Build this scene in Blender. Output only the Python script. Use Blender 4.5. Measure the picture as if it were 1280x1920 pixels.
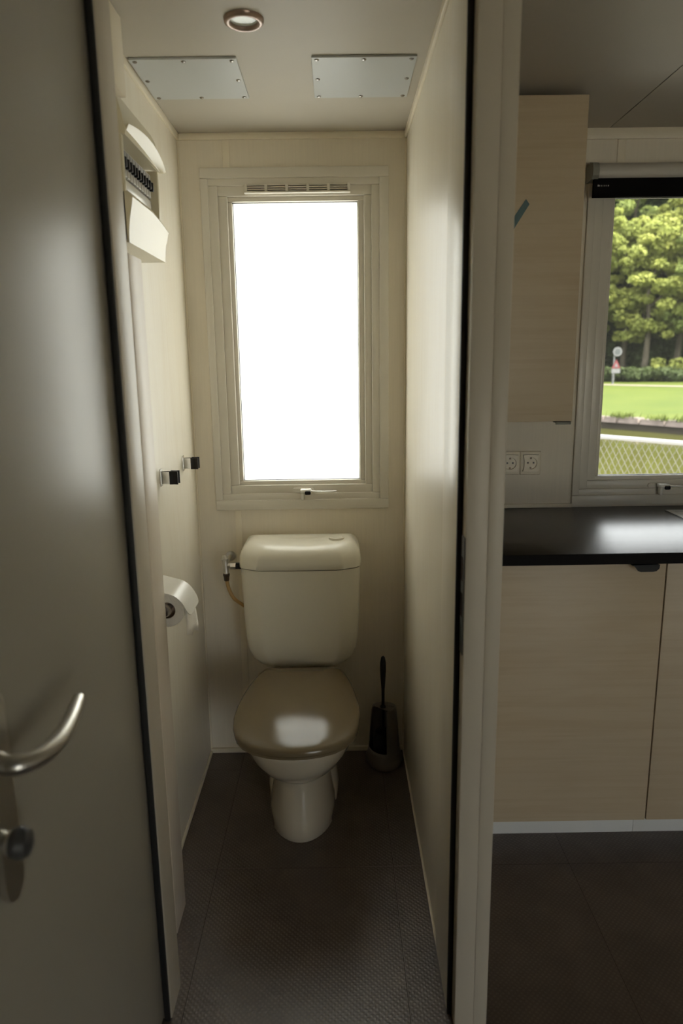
import bpy, bmesh, math, random
from mathutils import Vector, Matrix

for o in list(bpy.data.objects):
    bpy.data.objects.remove(o)
S = bpy.context.scene
C = S.collection

# ------------------------------------------------------------------ camera
F_PX, YAW, PITCH, ROLL = 1316.9, 0.003536, -0.208765, -0.013857
CAM = Vector((0.4853, -2.3638, 1.4012))
cy, sy, cp, sp = math.cos(YAW), math.sin(YAW), math.cos(PITCH), math.sin(PITCH)
fwd = Vector((sy * cp, cy * cp, sp))
rgt = Vector((cy, -sy, 0))
upv = rgt.cross(fwd)
r2 = rgt * math.cos(ROLL) + upv * math.sin(ROLL)
u2 = upv * math.cos(ROLL) - rgt * math.sin(ROLL)
cam = bpy.data.cameras.new('camera')
cam_o = bpy.data.objects.new('camera', cam)
C.objects.link(cam_o)
cam_o.matrix_world = Matrix(((r2.x, u2.x, -fwd.x, CAM.x), (r2.y, u2.y, -fwd.y, CAM.y),
                             (r2.z, u2.z, -fwd.z, CAM.z), (0, 0, 0, 1)))
cam.sensor_fit = 'VERTICAL'
cam.sensor_height = 36.0
cam.sensor_width = 24.0
cam.lens = F_PX / 1920 * 36.0
cam.clip_start = 0.02
cam.clip_end = 600
cam.dof.use_dof = True
cam.dof.focus_distance = 2.15
cam.dof.aperture_fstop = 3.2
S.camera = cam_o

def pix(px, py, axis, val):
    """point where the ray of a photo pixel meets the plane axis = val"""
    d = fwd + r2 * ((px - 640) / F_PX) - u2 * ((py - 960) / F_PX)
    t = (val - CAM[axis]) / d[axis]
    return CAM + d * t

# ------------------------------------------------------------------ light
world = bpy.data.worlds.new('overcast_sky')
S.world = world
world.use_nodes = True
wn = world.node_tree
wn.nodes.clear()
w_tc = wn.nodes.new('ShaderNodeTexCoord')
w_sep = wn.nodes.new('ShaderNodeSeparateXYZ')
w_ramp = wn.nodes.new('ShaderNodeValToRGB')
w_bg = wn.nodes.new('ShaderNodeBackground')
w_out = wn.nodes.new('ShaderNodeOutputWorld')
wn.links.new(w_tc.outputs['Generated'], w_sep.inputs[0])
wn.links.new(w_sep.outputs['Z'], w_ramp.inputs[0])
wn.links.new(w_ramp.outputs[0], w_bg.inputs['Color'])
wn.links.new(w_bg.outputs[0], w_out.inputs['Surface'])
w_ramp.color_ramp.elements[0].position = 0.0
w_ramp.color_ramp.elements[0].color = (0.62, 0.64, 0.66, 1)
w_ramp.color_ramp.elements[1].position = 0.9
w_ramp.color_ramp.elements[1].color = (1.0, 1.0, 1.0, 1)
w_bg.inputs['Strength'].default_value = 7.6

sun = bpy.data.lights.new('hazy_sun', 'SUN')
sun.energy = 22.0
sun.angle = math.radians(12)
sun.color = (1.0, 0.96, 0.86)
sun_o = bpy.data.objects.new('hazy_sun', sun)
C.objects.link(sun_o)
sun_o.location = (12, -7, 14)
sun_o.rotation_euler = Vector((-0.60, 0.34, -0.72)).to_track_quat('-Z', 'Y').to_euler()

S.view_settings.view_transform = 'Standard'
S.view_settings.look = 'None'
S.view_settings.gamma = 1.0
S.view_settings.use_curve_mapping = False
S.view_settings.exposure = 0.0
S.cycles.max_bounces = 14
S.cycles.diffuse_bounces = 8
S.cycles.glossy_bounces = 5
S.cycles.transmission_bounces = 8
S.cycles.transparent_max_bounces = 12
S.cycles.sample_clamp_indirect = 12.0
S.cycles.use_denoising = True
S.cycles.caustics_reflective = True
S.cycles.caustics_refractive = False

# ------------------------------------------------------------------ materials
MATS = {}

def mat(name, col, rough=0.5, metal=0.0, spec=0.5, var=0.0, vscale=(4, 4, 4), bump=0.0, bscale=(60, 60, 60),
        col2=None, coat=0.0, detail=4.0):
    if name in MATS:
        return MATS[name]
    m = bpy.data.materials.new(name)
    m.use_nodes = True
    nt = m.node_tree
    b = nt.nodes['Principled BSDF']
    b.inputs['Base Color'].default_value = (*col, 1)
    b.inputs['Roughness'].default_value = rough
    b.inputs['Metallic'].default_value = metal
    b.inputs['Specular IOR Level'].default_value = spec
    b.inputs['Coat Weight'].default_value = coat
    b.inputs['Coat Roughness'].default_value = 0.08
    if var or bump:
        tc = nt.nodes.new('ShaderNodeTexCoord')
    if var:
        mp = nt.nodes.new('ShaderNodeMapping')
        mp.inputs['Scale'].default_value = vscale
        n = nt.nodes.new('ShaderNodeTexNoise')
        n.inputs['Scale'].default_value = 1.0
        n.inputs['Detail'].default_value = detail
        n.inputs['Distortion'].default_value = 0.6
        rp = nt.nodes.new('ShaderNodeValToRGB')
        c2 = col2 or tuple(c * (1 - var) for c in col)
        rp.color_ramp.elements[0].position = 0.35
        rp.color_ramp.elements[1].position = 0.65
        rp.color_ramp.elements[0].color = (*c2, 1)
        rp.color_ramp.elements[1].color = (*col, 1)
        nt.links.new(tc.outputs['Object'], mp.inputs[0])
        nt.links.new(mp.outputs[0], n.inputs['Vector'])
        nt.links.new(n.outputs['Fac'], rp.inputs[0])
        nt.links.new(rp.outputs[0], b.inputs['Base Color'])
    if bump:
        mp2 = nt.nodes.new('ShaderNodeMapping')
        mp2.inputs['Scale'].default_value = bscale
        n2 = nt.nodes.new('ShaderNodeTexNoise')
        n2.inputs['Scale'].default_value = 1.0
        n2.inputs['Detail'].default_value = 3.0
        bp = nt.nodes.new('ShaderNodeBump')
        bp.inputs['Strength'].default_value = bump
        bp.inputs['Distance'].default_value = 0.002
        nt.links.new(tc.outputs['Object'], mp2.inputs[0])
        nt.links.new(mp2.outputs[0], n2.inputs['Vector'])
        nt.links.new(n2.outputs['Fac'], bp.inputs['Height'])
        nt.links.new(bp.outputs[0], b.inputs['Normal'])
    MATS[name] = m
    return m

def floor_mat():
    """dark brown vinyl with a fine woven relief and cloudy patches"""
    m = mat('dark_vinyl', (0.118, 0.088, 0.071), 0.38, spec=0.75, var=0.5, vscale=(9, 9, 9), col2=(0.085, 0.062, 0.049))
    nt = m.node_tree
    b = nt.nodes['Principled BSDF']
    tc = nt.nodes.new('ShaderNodeTexCoord')
    hs = []
    for ang in (0.785, -0.785):
        mp = nt.nodes.new('ShaderNodeMapping')
        mp.inputs['Rotation'].default_value = (0, 0, ang)
        wv = nt.nodes.new('ShaderNodeTexWave')
        wv.inputs['Scale'].default_value = 32
        wv.inputs['Distortion'].default_value = 1.5
        wv.inputs['Detail'].default_value = 2
        wv.inputs['Detail Scale'].default_value = 3
        nt.links.new(tc.outputs['Object'], mp.inputs[0])
        nt.links.new(mp.outputs[0], wv.inputs['Vector'])
        hs.append(wv.outputs['Fac'])
    mul = nt.nodes.new('ShaderNodeMath')
    mul.operation = 'MULTIPLY'
    nt.links.new(hs[0], mul.inputs[0])
    nt.links.new(hs[1], mul.inputs[1])
    ramp = [n for n in nt.nodes if n.type == 'VALTORGB'][0]
    mr = nt.nodes.new('ShaderNodeMapRange')
    mr.inputs['To Min'].default_value = 0.82
    mr.inputs['To Max'].default_value = 1.30
    hsv = nt.nodes.new('ShaderNodeHueSaturation')
    nt.links.new(mul.outputs[0], mr.inputs['Value'])
    nt.links.new(mr.outputs[0], hsv.inputs['Value'])
    nt.links.new(ramp.outputs[0], hsv.inputs['Color'])
    nt.links.new(hsv.outputs[0], b.inputs['Base Color'])
    bp = nt.nodes.new('ShaderNodeBump')
    bp.inputs['Strength'].default_value = 0.5
    bp.inputs['Distance'].default_value = 0.001
    nt.links.new(mul.outputs[0], bp.inputs['Height'])
    nt.links.new(bp.outputs[0], b.inputs['Normal'])
    return m

def grain_mat(name, c1, c2, axis, rough=0.42):
    """pale wood laminate: streaks along one axis plus scattered knots"""
    m = mat(name, c1, rough, spec=0.5)
    nt = m.node_tree
    b = nt.nodes['Principled BSDF']
    tc = nt.nodes.new('ShaderNodeTexCoord')
    def noise(scale, detail, dist):
        mp = nt.nodes.new('ShaderNodeMapping')
        mp.inputs['Scale'].default_value = scale
        n = nt.nodes.new('ShaderNodeTexNoise')
        n.inputs['Scale'].default_value = 1
        n.inputs['Detail'].default_value = detail
        n.inputs['Distortion'].default_value = dist
        nt.links.new(tc.outputs['Object'], mp.inputs[0])
        nt.links.new(mp.outputs[0], n.inputs['Vector'])
        return n
    sc = [90, 90, 90]
    sc[axis] = 3
    fine = noise(sc, 4, 0.4)
    sc2 = [9, 9, 9]
    sc2[axis] = 1.6
    broad = noise(sc2, 6, 2.5)
    add = nt.nodes.new('ShaderNodeMath')
    add.operation = 'ADD'
    nt.links.new(fine.outputs['Fac'], add.inputs[0])
    nt.links.new(broad.outputs['Fac'], add.inputs[1])
    rp = nt.nodes.new('ShaderNodeValToRGB')
    rp.color_ramp.elements[0].position = 0.36
    rp.color_ramp.elements[1].position = 0.56
    rp.color_ramp.elements[0].color = (*c2, 1)
    rp.color_ramp.elements[1].color = (*c1, 1)
    half = nt.nodes.new('ShaderNodeMath')
    half.operation = 'MULTIPLY'
    half.inputs[1].default_value = 0.5
    nt.links.new(add.outputs[0], half.inputs[0])
    nt.links.new(half.outputs[0], rp.inputs[0])
    nt.links.new(rp.outputs[0], b.inputs['Base Color'])
    bp = nt.nodes.new('ShaderNodeBump')
    bp.inputs['Strength'].default_value = 0.12
    bp.inputs['Distance'].default_value = 0.001
    nt.links.new(fine.outputs['Fac'], bp.inputs['Height'])
    nt.links.new(bp.outputs[0], b.inputs['Normal'])
    return m

M_FLOOR = floor_mat()
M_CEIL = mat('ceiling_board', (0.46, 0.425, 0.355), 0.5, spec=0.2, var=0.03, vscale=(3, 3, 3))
M_WALL = mat('back_wall_paper', (0.77, 0.705, 0.585), 0.55, var=0.035, vscale=(140, 140, 5), bump=0.10, bscale=(300, 300, 12))
M_LAM = grain_mat('toilet_wall_laminate', (0.78, 0.73, 0.615), (0.75, 0.69, 0.565), 2, 0.36)
M_KIT = grain_mat('kitchen_laminate', (0.575, 0.47, 0.325), (0.53, 0.42, 0.28), 0, 0.45)
M_TRIM = mat('cream_trim', (0.78, 0.71, 0.57), 0.40)
M_UPVC = mat('window_plastic', (0.70, 0.66, 0.575), 0.33)
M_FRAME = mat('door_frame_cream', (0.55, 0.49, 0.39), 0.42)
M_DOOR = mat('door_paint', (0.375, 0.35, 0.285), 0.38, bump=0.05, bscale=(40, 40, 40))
M_GASKET = mat('black_gasket', (0.012, 0.012, 0.012), 0.6)
M_DUCT = mat('duct_side', (0.68, 0.60, 0.50), 0.4)  # pinkish beige of the lower duct itself
M_CERAMIC = mat('white_ceramic', (0.56, 0.50, 0.39), 0.12, coat=0.5)
M_CISTERN = mat('cistern_plastic', (0.72, 0.68, 0.565), 0.22)
M_SEAT = mat('brown_seat_plastic', (0.165, 0.128, 0.075), 0.16)
M_CHROME = mat('satin_metal', (0.62, 0.60, 0.56), 0.3, metal=1.0)
M_STEEL = mat('polished_steel', (0.75, 0.75, 0.75), 0.18, metal=1.0)
M_BLACK = mat('black_plastic', (0.010, 0.010, 0.010), 0.45, spec=0.25)
M_DGREY = mat('dark_grey_plastic', (0.06, 0.06, 0.058), 0.4)
M_GREYP = mat('grey_plastic', (0.20, 0.18, 0.15), 0.4)
M_HOLDER = mat('brush_holder_plastic', (0.20, 0.18, 0.15), 0.4)
M_WHITEP = mat('white_plastic', (0.78, 0.76, 0.70), 0.25)
M_PAPER = mat('toilet_paper', (0.80, 0.76, 0.68), 0.9, bump=0.6, bscale=(180, 180, 180))
M_CARD = mat('cardboard_core', (0.25, 0.18, 0.12), 0.9)
M_CREAMP = mat('fuse_box_plastic', (0.70, 0.64, 0.47), 0.3)
M_PANEL = mat('grey_white_panel', (0.47, 0.485, 0.475), 0.4, spec=0.3)
M_HOSE = mat('amber_hose', (0.42, 0.27, 0.10), 0.35)
M_RING = mat('downlight_ring', (0.30, 0.22, 0.18), 0.3, metal=0.6)
M_LENS = mat('downlight_lens', (0.55, 0.58, 0.52), 0.15)
M_WORK = mat('black_worktop', (0.020, 0.018, 0.018), 0.26, spec=0.65, bump=0.15, bscale=(420, 420, 420))
M_PLINTH = mat('pale_plinth', (0.80, 0.80, 0.77), 0.4)
M_TAPE = mat('teal_tape', (0.10, 0.17, 0.18), 0.5)
M_BLIND = mat('black_blind', (0.006, 0.006, 0.006), 0.8, spec=0.1)
M_CAPG = mat('grey_end_cap', (0.26, 0.26, 0.22), 0.4)
M_CASS = mat('blind_cassette', (0.55, 0.52, 0.46), 0.35)
M_MARK = mat('pale_print', (0.55, 0.55, 0.52), 0.5)

def frosted_mat():
    m = bpy.data.materials.new('frosted_glass')
    m.use_nodes = True
    nt = m.node_tree
    nt.nodes.clear()
    out = nt.nodes.new('ShaderNodeOutputMaterial')
    tr = nt.nodes.new('ShaderNodeBsdfTranslucent')
    tr.inputs['Color'].default_value = (0.96, 0.97, 0.95, 1)
    gl = nt.nodes.new('ShaderNodeBsdfGlossy')
    gl.inputs['Roughness'].default_value = 0.25
    mx = nt.nodes.new('ShaderNodeMixShader')
    mx.inputs[0].default_value = 0.04
    nt.links.new(tr.outputs[0], mx.inputs[1])
    nt.links.new(gl.outputs[0], mx.inputs[2])
    nt.links.new(mx.outputs[0], out.inputs['Surface'])
    return m

def clear_mat():
    m = bpy.data.materials.new('clear_glass')
    m.use_nodes = True
    nt = m.node_tree
    nt.nodes.clear()
    out = nt.nodes.new('ShaderNodeOutputMaterial')
    tr = nt.nodes.new('ShaderNodeBsdfTransparent')
    tr.inputs['Color'].default_value = (0.95, 0.96, 0.95, 1)
    gl = nt.nodes.new('ShaderNodeBsdfGlossy')
    gl.inputs['Roughness'].default_value = 0.02
    fr = nt.nodes.new('ShaderNodeFresnel')
    fr.inputs['IOR'].default_value = 1.45
    mx = nt.nodes.new('ShaderNodeMixShader')
    nt.links.new(fr.outputs[0], mx.inputs[0])
    nt.links.new(tr.outputs[0], mx.inputs[1])
    nt.links.new(gl.outputs[0], mx.inputs[2])
    veil = nt.nodes.new('ShaderNodeBsdfTranslucent')      # pale veil mixed into the dusty pane to haze the view
    veil.inputs['Color'].default_value = (0.9, 0.9, 0.85, 1)
    m2 = nt.nodes.new('ShaderNodeMixShader')
    m2.inputs[0].default_value = 0.006
    nt.links.new(mx.outputs[0], m2.inputs[1])
    nt.links.new(veil.outputs[0], m2.inputs[2])
    nt.links.new(m2.outputs[0], out.inputs['Surface'])
    return m

M_FROST = frosted_mat()
M_GLASS = clear_mat()

# ------------------------------------------------------------------ mesh helpers
def B():
    return bmesh.new()

def box(bm, x0, x1, y0, y1, z0, z1, b=0.0, seg=2):
    r = bmesh.ops.create_cube(bm, size=1.0)
    vs = r['verts']
    for v in vs:
        v.co = Vector(((x0 + x1) / 2 + v.co.x * (x1 - x0), (y0 + y1) / 2 + v.co.y * (y1 - y0), (z0 + z1) / 2 + v.co.z * (z1 - z0)))
    if b > 0:
        es = list({e for v in vs for e in v.link_edges})
        bmesh.ops.bevel(bm, geom=es, offset=b, segments=seg, profile=0.5, affect='EDGES')
    return bm

def loft(bm, rings, cap0=True, cap1=True, closed=True):
    vr = [[bm.verts.new(p) for p in ring] for ring in rings]
    n = len(vr[0])
    for a, b_ in zip(vr[:-1], vr[1:]):
        for i in range(n if closed else n - 1):
            j = (i + 1) % n
            bm.faces.new((a[i], a[j], b_[j], b_[i]))
    if cap0 and closed:
        bm.faces.new(list(reversed(vr[0])))
    if cap1 and closed:
        bm.faces.new(vr[-1])
    return bm

def frame_of(d):
    d = Vector(d).normalized()
    a = Vector((0, 0, 1)) if abs(d.z) < 0.9 else Vector((1, 0, 0))
    u = a.cross(d).normalized()
    return u, d.cross(u)

def cyl(bm, p0, p1, r0, r1=None, seg=20):
    p0, p1 = Vector(p0), Vector(p1)
    r1 = r0 if r1 is None else r1
    u, v = frame_of(p1 - p0)
    ang = [2 * math.pi * i / seg for i in range(seg)]
    return loft(bm, [[p + (u * math.cos(a) + v * math.sin(a)) * r for a in ang] for p, r in ((p0, r0), (p1, r1))])

def lathe(bm, prof, c, axis=(0, 0, 1), seg=24, cap0=True, cap1=True):
    c = Vector(c)
    ax = Vector(axis).normalized()
    u, v = frame_of(ax)
    ang = [2 * math.pi * i / seg for i in range(seg)]
    return loft(bm, [[c + ax * h + (u * math.cos(a) + v * math.sin(a)) * r for a in ang] for r, h in prof], cap0, cap1)

def tube(bm, pts, rad, seg=12, flat=1.0):
    pts = [Vector(p) for p in pts]
    rad = rad if isinstance(rad, (list, tuple)) else [rad] * len(pts)
    rings = []
    d0 = (pts[1] - pts[0]).normalized()
    u, v = frame_of(d0)
    for i, p in enumerate(pts):
        d = (pts[min(i + 1, len(pts) - 1)] - pts[max(i - 1, 0)]).normalized()
        u = (u - d * u.dot(d)).normalized()
        v = d.cross(u)
        rings.append([p + (u * math.cos(2 * math.pi * k / seg) + v * math.sin(2 * math.pi * k / seg) * flat) * rad[i] for k in range(seg)])
    return loft(bm, rings)

def smooth_path(pts, n=8):
    pts = [Vector(p) for p in pts]
    out = []
    for i in range(len(pts) - 1):
        p0, p1, p2, p3 = pts[max(i - 1, 0)], pts[i], pts[i + 1], pts[min(i + 2, len(pts) - 1)]
        for k in range(n):
            t = k / n
            out.append(0.5 * ((2 * p1) + (p2 - p0) * t + (2 * p0 - 5 * p1 + 4 * p2 - p3) * t * t + (3 * p1 - p0 - 3 * p2 + p3) * t ** 3))
    out.append(pts[-1])
    return out

def prism(bm, poly, axis, a, b_):
    """extrude a 2D outline along an axis; the outline gives the other two coordinates in order"""
    def p3(p, t):
        q = list(p)
        q.insert(axis, t)
        return Vector(q)
    loft(bm, [[p3(p, a) for p in poly], [p3(p, b_) for p in poly]])
    bmesh.ops.recalc_face_normals(bm, faces=bm.faces)
    return bm

def rect_ring(bm, o, i, y0, y1, b=0.0):
    """picture-frame ring in the xz plane: outer and inner rectangles (x0, x1, z0, z1)"""
    box(bm, o[0], o[1], y0, y1, i[3], o[3], b)
    box(bm, o[0], o[1], y0, y1, o[2], i[2], b)
    box(bm, o[0], i[0], y0, y1, i[2], i[3], b)
    box(bm, i[1], o[1], y0, y1, i[2], i[3], b)
    return bm

def link(name, bm, m, parent=None, angle=0.6, mesh=None):
    if mesh is None:
        bmesh.ops.recalc_face_normals(bm, faces=bm.faces)
        mesh = bpy.data.meshes.new(name)
        bm.to_mesh(mesh)
        bm.free()
        mesh.materials.append(m)
        for p in mesh.polygons:
            p.use_smooth = True
        mesh.set_sharp_from_angle(angle=angle)
    o = bpy.data.objects.new(name, mesh)
    C.objects.link(o)
    if parent is not None:
        attach(o, parent)
    return o

def attach(o, parent):
    """parent a mesh that is built in world coordinates"""
    o.parent = parent
    if parent.type == 'EMPTY':
        o.matrix_parent_inverse = Matrix.Translation(-Vector(parent.location))

def tag(o, label, cat, group=None, kind=None):
    o['label'] = label
    o['category'] = cat
    if group:
        o['group'] = group
    if kind:
        o['kind'] = kind
    return o

def thing(name, label, cat, loc, group=None, kind=None):
    o = bpy.data.objects.new(name, None)
    o.empty_display_size = 0.05
    C.objects.link(o)
    o.location = loc
    return tag(o, label, cat, group, kind)

def struct(name, bm, m, label, cat):
    return tag(link(name, bm, m), label, cat, kind='structure')

# ------------------------------------------------------------------ room shell
W = 0.712          # inner width of the toilet room
H = 2.10           # ceiling height
XL, XR, YB = -0.60, 3.30, -4.30
KX = 1.215         # kitchen window = toilet window shifted by this
WIN_HOLE = (0.085, 0.630, 0.945, 1.973)

# floor: sheet base with half-metre tiles
bm = B()
box(bm, XL - 0.1, XR + 0.1, YB - 0.1, 0.08, -0.08, -0.0012)
floor = struct('floor', bm, mat('floor_joint', (0.02, 0.014, 0.01), 0.7), 'dark brown vinyl floor of half-metre tiles', 'floor')
bm = B()
box(bm, -0.2493, 0.2493, -0.2493, 0.2493, -0.0011, 0.0, 0.0005, 1)
tile0 = link('floor_tile', bm, M_FLOOR, floor)
first = True
for ix in range(-1, 7):
    for iy in range(0, 9):
        cx, cyy = -0.125 + 0.5 * ix, 0.13 - 0.5 * iy
        if iy == 0:
            continue
        if first:
            t = tile0
            first = False
        else:
            t = tile0.copy()
            C.objects.link(t)
        t.location = (cx, cyy, 0)
bm = B()
box(bm, -0.2493, 0.2493, -0.0593, 0.0593, -0.0011, 0.0, 0.0005, 1)
tile1 = link('floor_tile', bm, M_FLOOR, floor)
for ix in range(-1, 7):
    t = tile1 if ix == -1 else tile1.copy()
    if ix != -1:
        C.objects.link(t)
    t.location = (-0.125 + 0.5 * ix, -0.06, 0)

# ceiling of boards, with the kitchen joint at x = 1.34
bm = B()
box(bm, XL - 0.1, XR + 0.1, YB - 0.1, 0.08, H + 0.003, H + 0.06)
ceil = struct('ceiling', bm, mat('ceiling_joint', (0.12, 0.10, 0.08), 0.7), 'pale cream ceiling of large boards', 'ceiling')
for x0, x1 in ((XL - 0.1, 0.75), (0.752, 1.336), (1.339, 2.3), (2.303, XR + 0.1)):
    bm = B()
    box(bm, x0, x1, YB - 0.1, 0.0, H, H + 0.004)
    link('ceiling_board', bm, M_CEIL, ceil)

def wall_with_holes(bm, x0, x1, y0, y1, z0, z1, holes):
    xs = x0
    for hx0, hx1, hz0, hz1 in holes:
        box(bm, xs, hx0, y0, y1, z0, z1)
        box(bm, hx0, hx1, y0, y1, z0, hz0)
        box(bm, hx0, hx1, y0, y1, hz1, z1)
        xs = hx1
    box(bm, xs, x1, y0, y1, z0, z1)

k_hole = (WIN_HOLE[0] + KX, WIN_HOLE[1] + KX, WIN_HOLE[2], WIN_HOLE[3])
k_hole2 = (WIN_HOLE[0] + 2.2, WIN_HOLE[1] + 2.2, WIN_HOLE[2], WIN_HOLE[3])  # opening for the added window out of view
bm = B()
wall_with_holes(bm, XL - 0.1, XR + 0.1, 0.0, 0.08, -0.08, H + 0.06, [WIN_HOLE, k_hole, k_hole2])
struct('wall_back', bm, M_WALL, 'cream papered outer wall with three tall windows, the unseen right one added', 'wall')

bm = B()
box(bm, -0.05, 0.0, -1.0, 0.0, 0.0, H)
struct('wall_left', bm, M_LAM, 'pale wood-grain panel wall on the left of the toilet room', 'wall')
bm = B()
box(bm, W, 0.785, -0.8815, 0.0, 0.0, H)
box(bm, 0.735, 0.785, -0.90, -0.8815, 0.0, H)
struct('wall_right', bm, M_LAM, 'pale wood-grain partition between toilet and kitchen', 'wall')
# the rest of the home around the camera
bm = B()
box(bm, XL - 0.1, 0.055, -1.10, -1.001, 0.0, H)
struct('wall_front', bm, M_LAM, 'panel wall hidden behind the open toilet door', 'wall')
bm = B()
box(bm, XL - 0.1, XL, YB, -1.1, 0.0, H)
struct('wall_hall', bm, M_LAM, 'panel wall on the left side of the living space', 'wall')

def wall_x_holes(bm, x0, x1, y0, y1, z0, z1, holes):
    ys = y0
    for a, b_, c, d in holes:
        box(bm, x0, x1, ys, a, z0, z1)
        box(bm, x0, x1, a, b_, z0, c)
        box(bm, x0, x1, a, b_, d, z1)
        ys = b_
    box(bm, x0, x1, ys, y1, z0, z1)

REAR_FILL_WINS = [(1.35, 2.80, 0.06, 1.45)]  # invented opening, so daylight reaches the surfaces that face the viewer
SIDE_WINS = []
bm = B()
wall_with_holes(bm, XL - 0.1, XR + 0.1, YB - 0.1, YB, 0.0, H, REAR_FILL_WINS)
struct('wall_rear', bm, M_WALL, 'papered wall behind the viewer with one wide window added for daylight', 'wall')
bm = B()
wall_x_holes(bm, XR, XR + 0.1, YB, 0.0, 0.0, H, SIDE_WINS)
struct('wall_end', bm, M_WALL, 'papered end wall of the living space', 'wall')

# ------------------------------------------------------------------ trims
tn = [0]
def trim(label, boxes, m=M_TRIM, b=0.002):
    tn[0] += 1
    bm = B()
    for q in boxes:
        box(bm, *q, b)
    return struct('trim_%d' % tn[0], bm, m, label, 'trim')

trim('cream cove strip where the back wall meets the ceiling above the toilet window', [(0.0, W, -0.008, 0, H - 0.02, H)])
trim('cream cove strip along the top of the left toilet wall', [(0.0, 0.008, -0.75, -0.008, H - 0.02, H)])
trim('cream cove strip along the top of the right toilet wall', [(W - 0.008, W, -1.0, -0.008, H - 0.02, H)])
trim('cream cove strip on the kitchen wall above the roller blind', [(0.785, XR, -0.008, 0, H - 0.032, H)])
trim('vertical cover strip on the back wall above the toilet window', [(0.140, 0.162, -0.004, 0, 2.0, H - 0.02)], b=0.001)
trim('vertical cover strip on the back wall behind the cistern', [(0.128, 0.150, -0.004, 0, 0.022, 0.913)], b=0.001)
trim('vertical cover strip on the kitchen wall above the blind', [(1.366, 1.392, -0.004, 0, 1.99, H - 0.032)], b=0.001)
trim('thin corner bead between back wall and left toilet wall', [(0.0, 0.006, -0.006, 0, 0.0, H - 0.02)], b=0.001)
trim('thin corner bead between back wall and right toilet wall', [(W - 0.006, W, -0.006, 0, 0.0, H - 0.02)], b=0.001)
trim('cream upstand strip behind the black worktop', [(0.785, 1.283, -0.012, 0, 0.907, 0.921)])
def baseboard(name, label, q):
    bm = B()
    box(bm, *q, 0.002)
    struct(name, bm, M_TRIM, label, 'baseboard')
baseboard('baseboard_back', 'low cream skirting strip on the back wall behind the toilet', (0.0, W, -0.010, 0, 0, 0.018))
baseboard('baseboard_left', 'thin cream floor bead along the left toilet wall', (0.0, 0.008, -0.75, -0.01, 0, 0.010))
baseboard('baseboard_right', 'thin cream floor bead along the right toilet wall', (W - 0.006, W, -0.90, -0.01, 0, 0.008))
trim('slim bright bead covering the panel joint beside the door frame', [(W - 0.004, W + 0.02, -0.902, -0.885, 0.0, H - 0.02)], b=0.0015)

# ------------------------------------------------------------------ door frame
JY = -1.080
fr = thing('trim_20', 'cream door frame with black seal around the toilet doorway', 'door frame', (0.4, -1.05, 0), kind='structure')
bm = B()
box(bm, 0.706, 0.785, JY, -0.902, 0.0, H, 0.003)
link('jamb', bm, M_LAM, fr)
bm = B()
box(bm, 0.716, 0.756, -1.122, JY, 0.0, H, 0.002)
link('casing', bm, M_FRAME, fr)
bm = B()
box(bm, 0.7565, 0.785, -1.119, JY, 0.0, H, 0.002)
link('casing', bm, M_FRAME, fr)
bm = B()
box(bm, 0.7050, 0.7165, JY - 0.008, JY, 0.0, 2.03, 0.003)
link('gasket', bm, M_GASKET, fr)
bm = B()
box(bm, 0.055, 0.104, JY - 0.005, -1.0, 0.0, H, 0.003)
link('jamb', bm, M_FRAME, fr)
bm = B()
box(bm, 0.0885, 0.1015, JY - 0.013, JY - 0.005, 0.0, 2.03, 0.003)
link('gasket', bm, M_GASKET, fr)
bm = B()
box(bm, 0.104, 0.709, JY, -1.0, 2.045, H, 0.003)
link('header', bm, M_FRAME, fr)
bm = B()
box(bm, 0.7135, 0.7165, -1.118, -1.090, 0.855, 1.085, 0.0015)
st = link('strike_plate', bm, M_DGREY, fr)
st['label'] = 'dark metal strike plate'
for z in (0.93, 1.0):
    bm = B()
    box(bm, 0.7125, 0.7140, -1.112, -1.096, z, z + 0.045)
    link('latch_slot', bm, mat('latch_shadow', (0.03, 0.012, 0.008), 0.8), st)

# ------------------------------------------------------------------ door leaf, open towards the viewer
XF = 0.0875
door = thing('door_1', 'cream toilet door standing open on the left with satin lever handle', 'door', (0.07, -1.08, 0), kind='structure')
bm = B()
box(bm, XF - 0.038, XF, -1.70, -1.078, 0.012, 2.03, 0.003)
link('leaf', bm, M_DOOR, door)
hd = []
bm = B()
poly = []
pcy, pz0, pz1, pr = -1.636, 0.782, 1.045, 0.0225
for k in range(13):
    a = math.pi * k / 12
    poly.append((pcy + pr * math.cos(a), pz1 - pr + pr * math.sin(a)))
for k in range(13):
    a = math.pi + math.pi * k / 12
    poly.append((pcy + pr * math.cos(a), pz0 + pr + pr * math.sin(a)))
prism(bm, poly, 0, XF, XF + 0.008)
plate = link('backplate', bm, M_CHROME, door)
bm = B()
lev = smooth_path([(XF + 0.006, -1.637, 0.962), (0.112, -1.645, 0.962), (0.131, -1.628, 0.959), (0.140, -1.590, 0.957),
                   (0.138, -1.545, 0.957), (0.131, -1.500, 0.958), (0.127, -1.478, 0.959)], 7)
tube(bm, lev, [0.0118] * 8 + [0.0122 - 0.0036 * k / (len(lev) - 9) for k in range(len(lev) - 8)], 16)
link('lever', bm, M_CHROME, door)
bm = B()
lathe(bm, [(0.013, 0.0), (0.015, 0.006), (0.0155, 0.012)], (XF + 0.008, -1.645, 0.862), (1, 0, 0))
kn = link('thumbturn', bm, M_CHROME, door)
bm = B()
lathe(bm, [(0.006, 0.0), (0.017, 0.004), (0.019, 0.012), (0.015, 0.022), (0.006, 0.026)], (XF + 0.012, -1.647, 0.864), (1, 0, 0))
link('knob_grip', bm, M_DGREY, kn)

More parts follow.
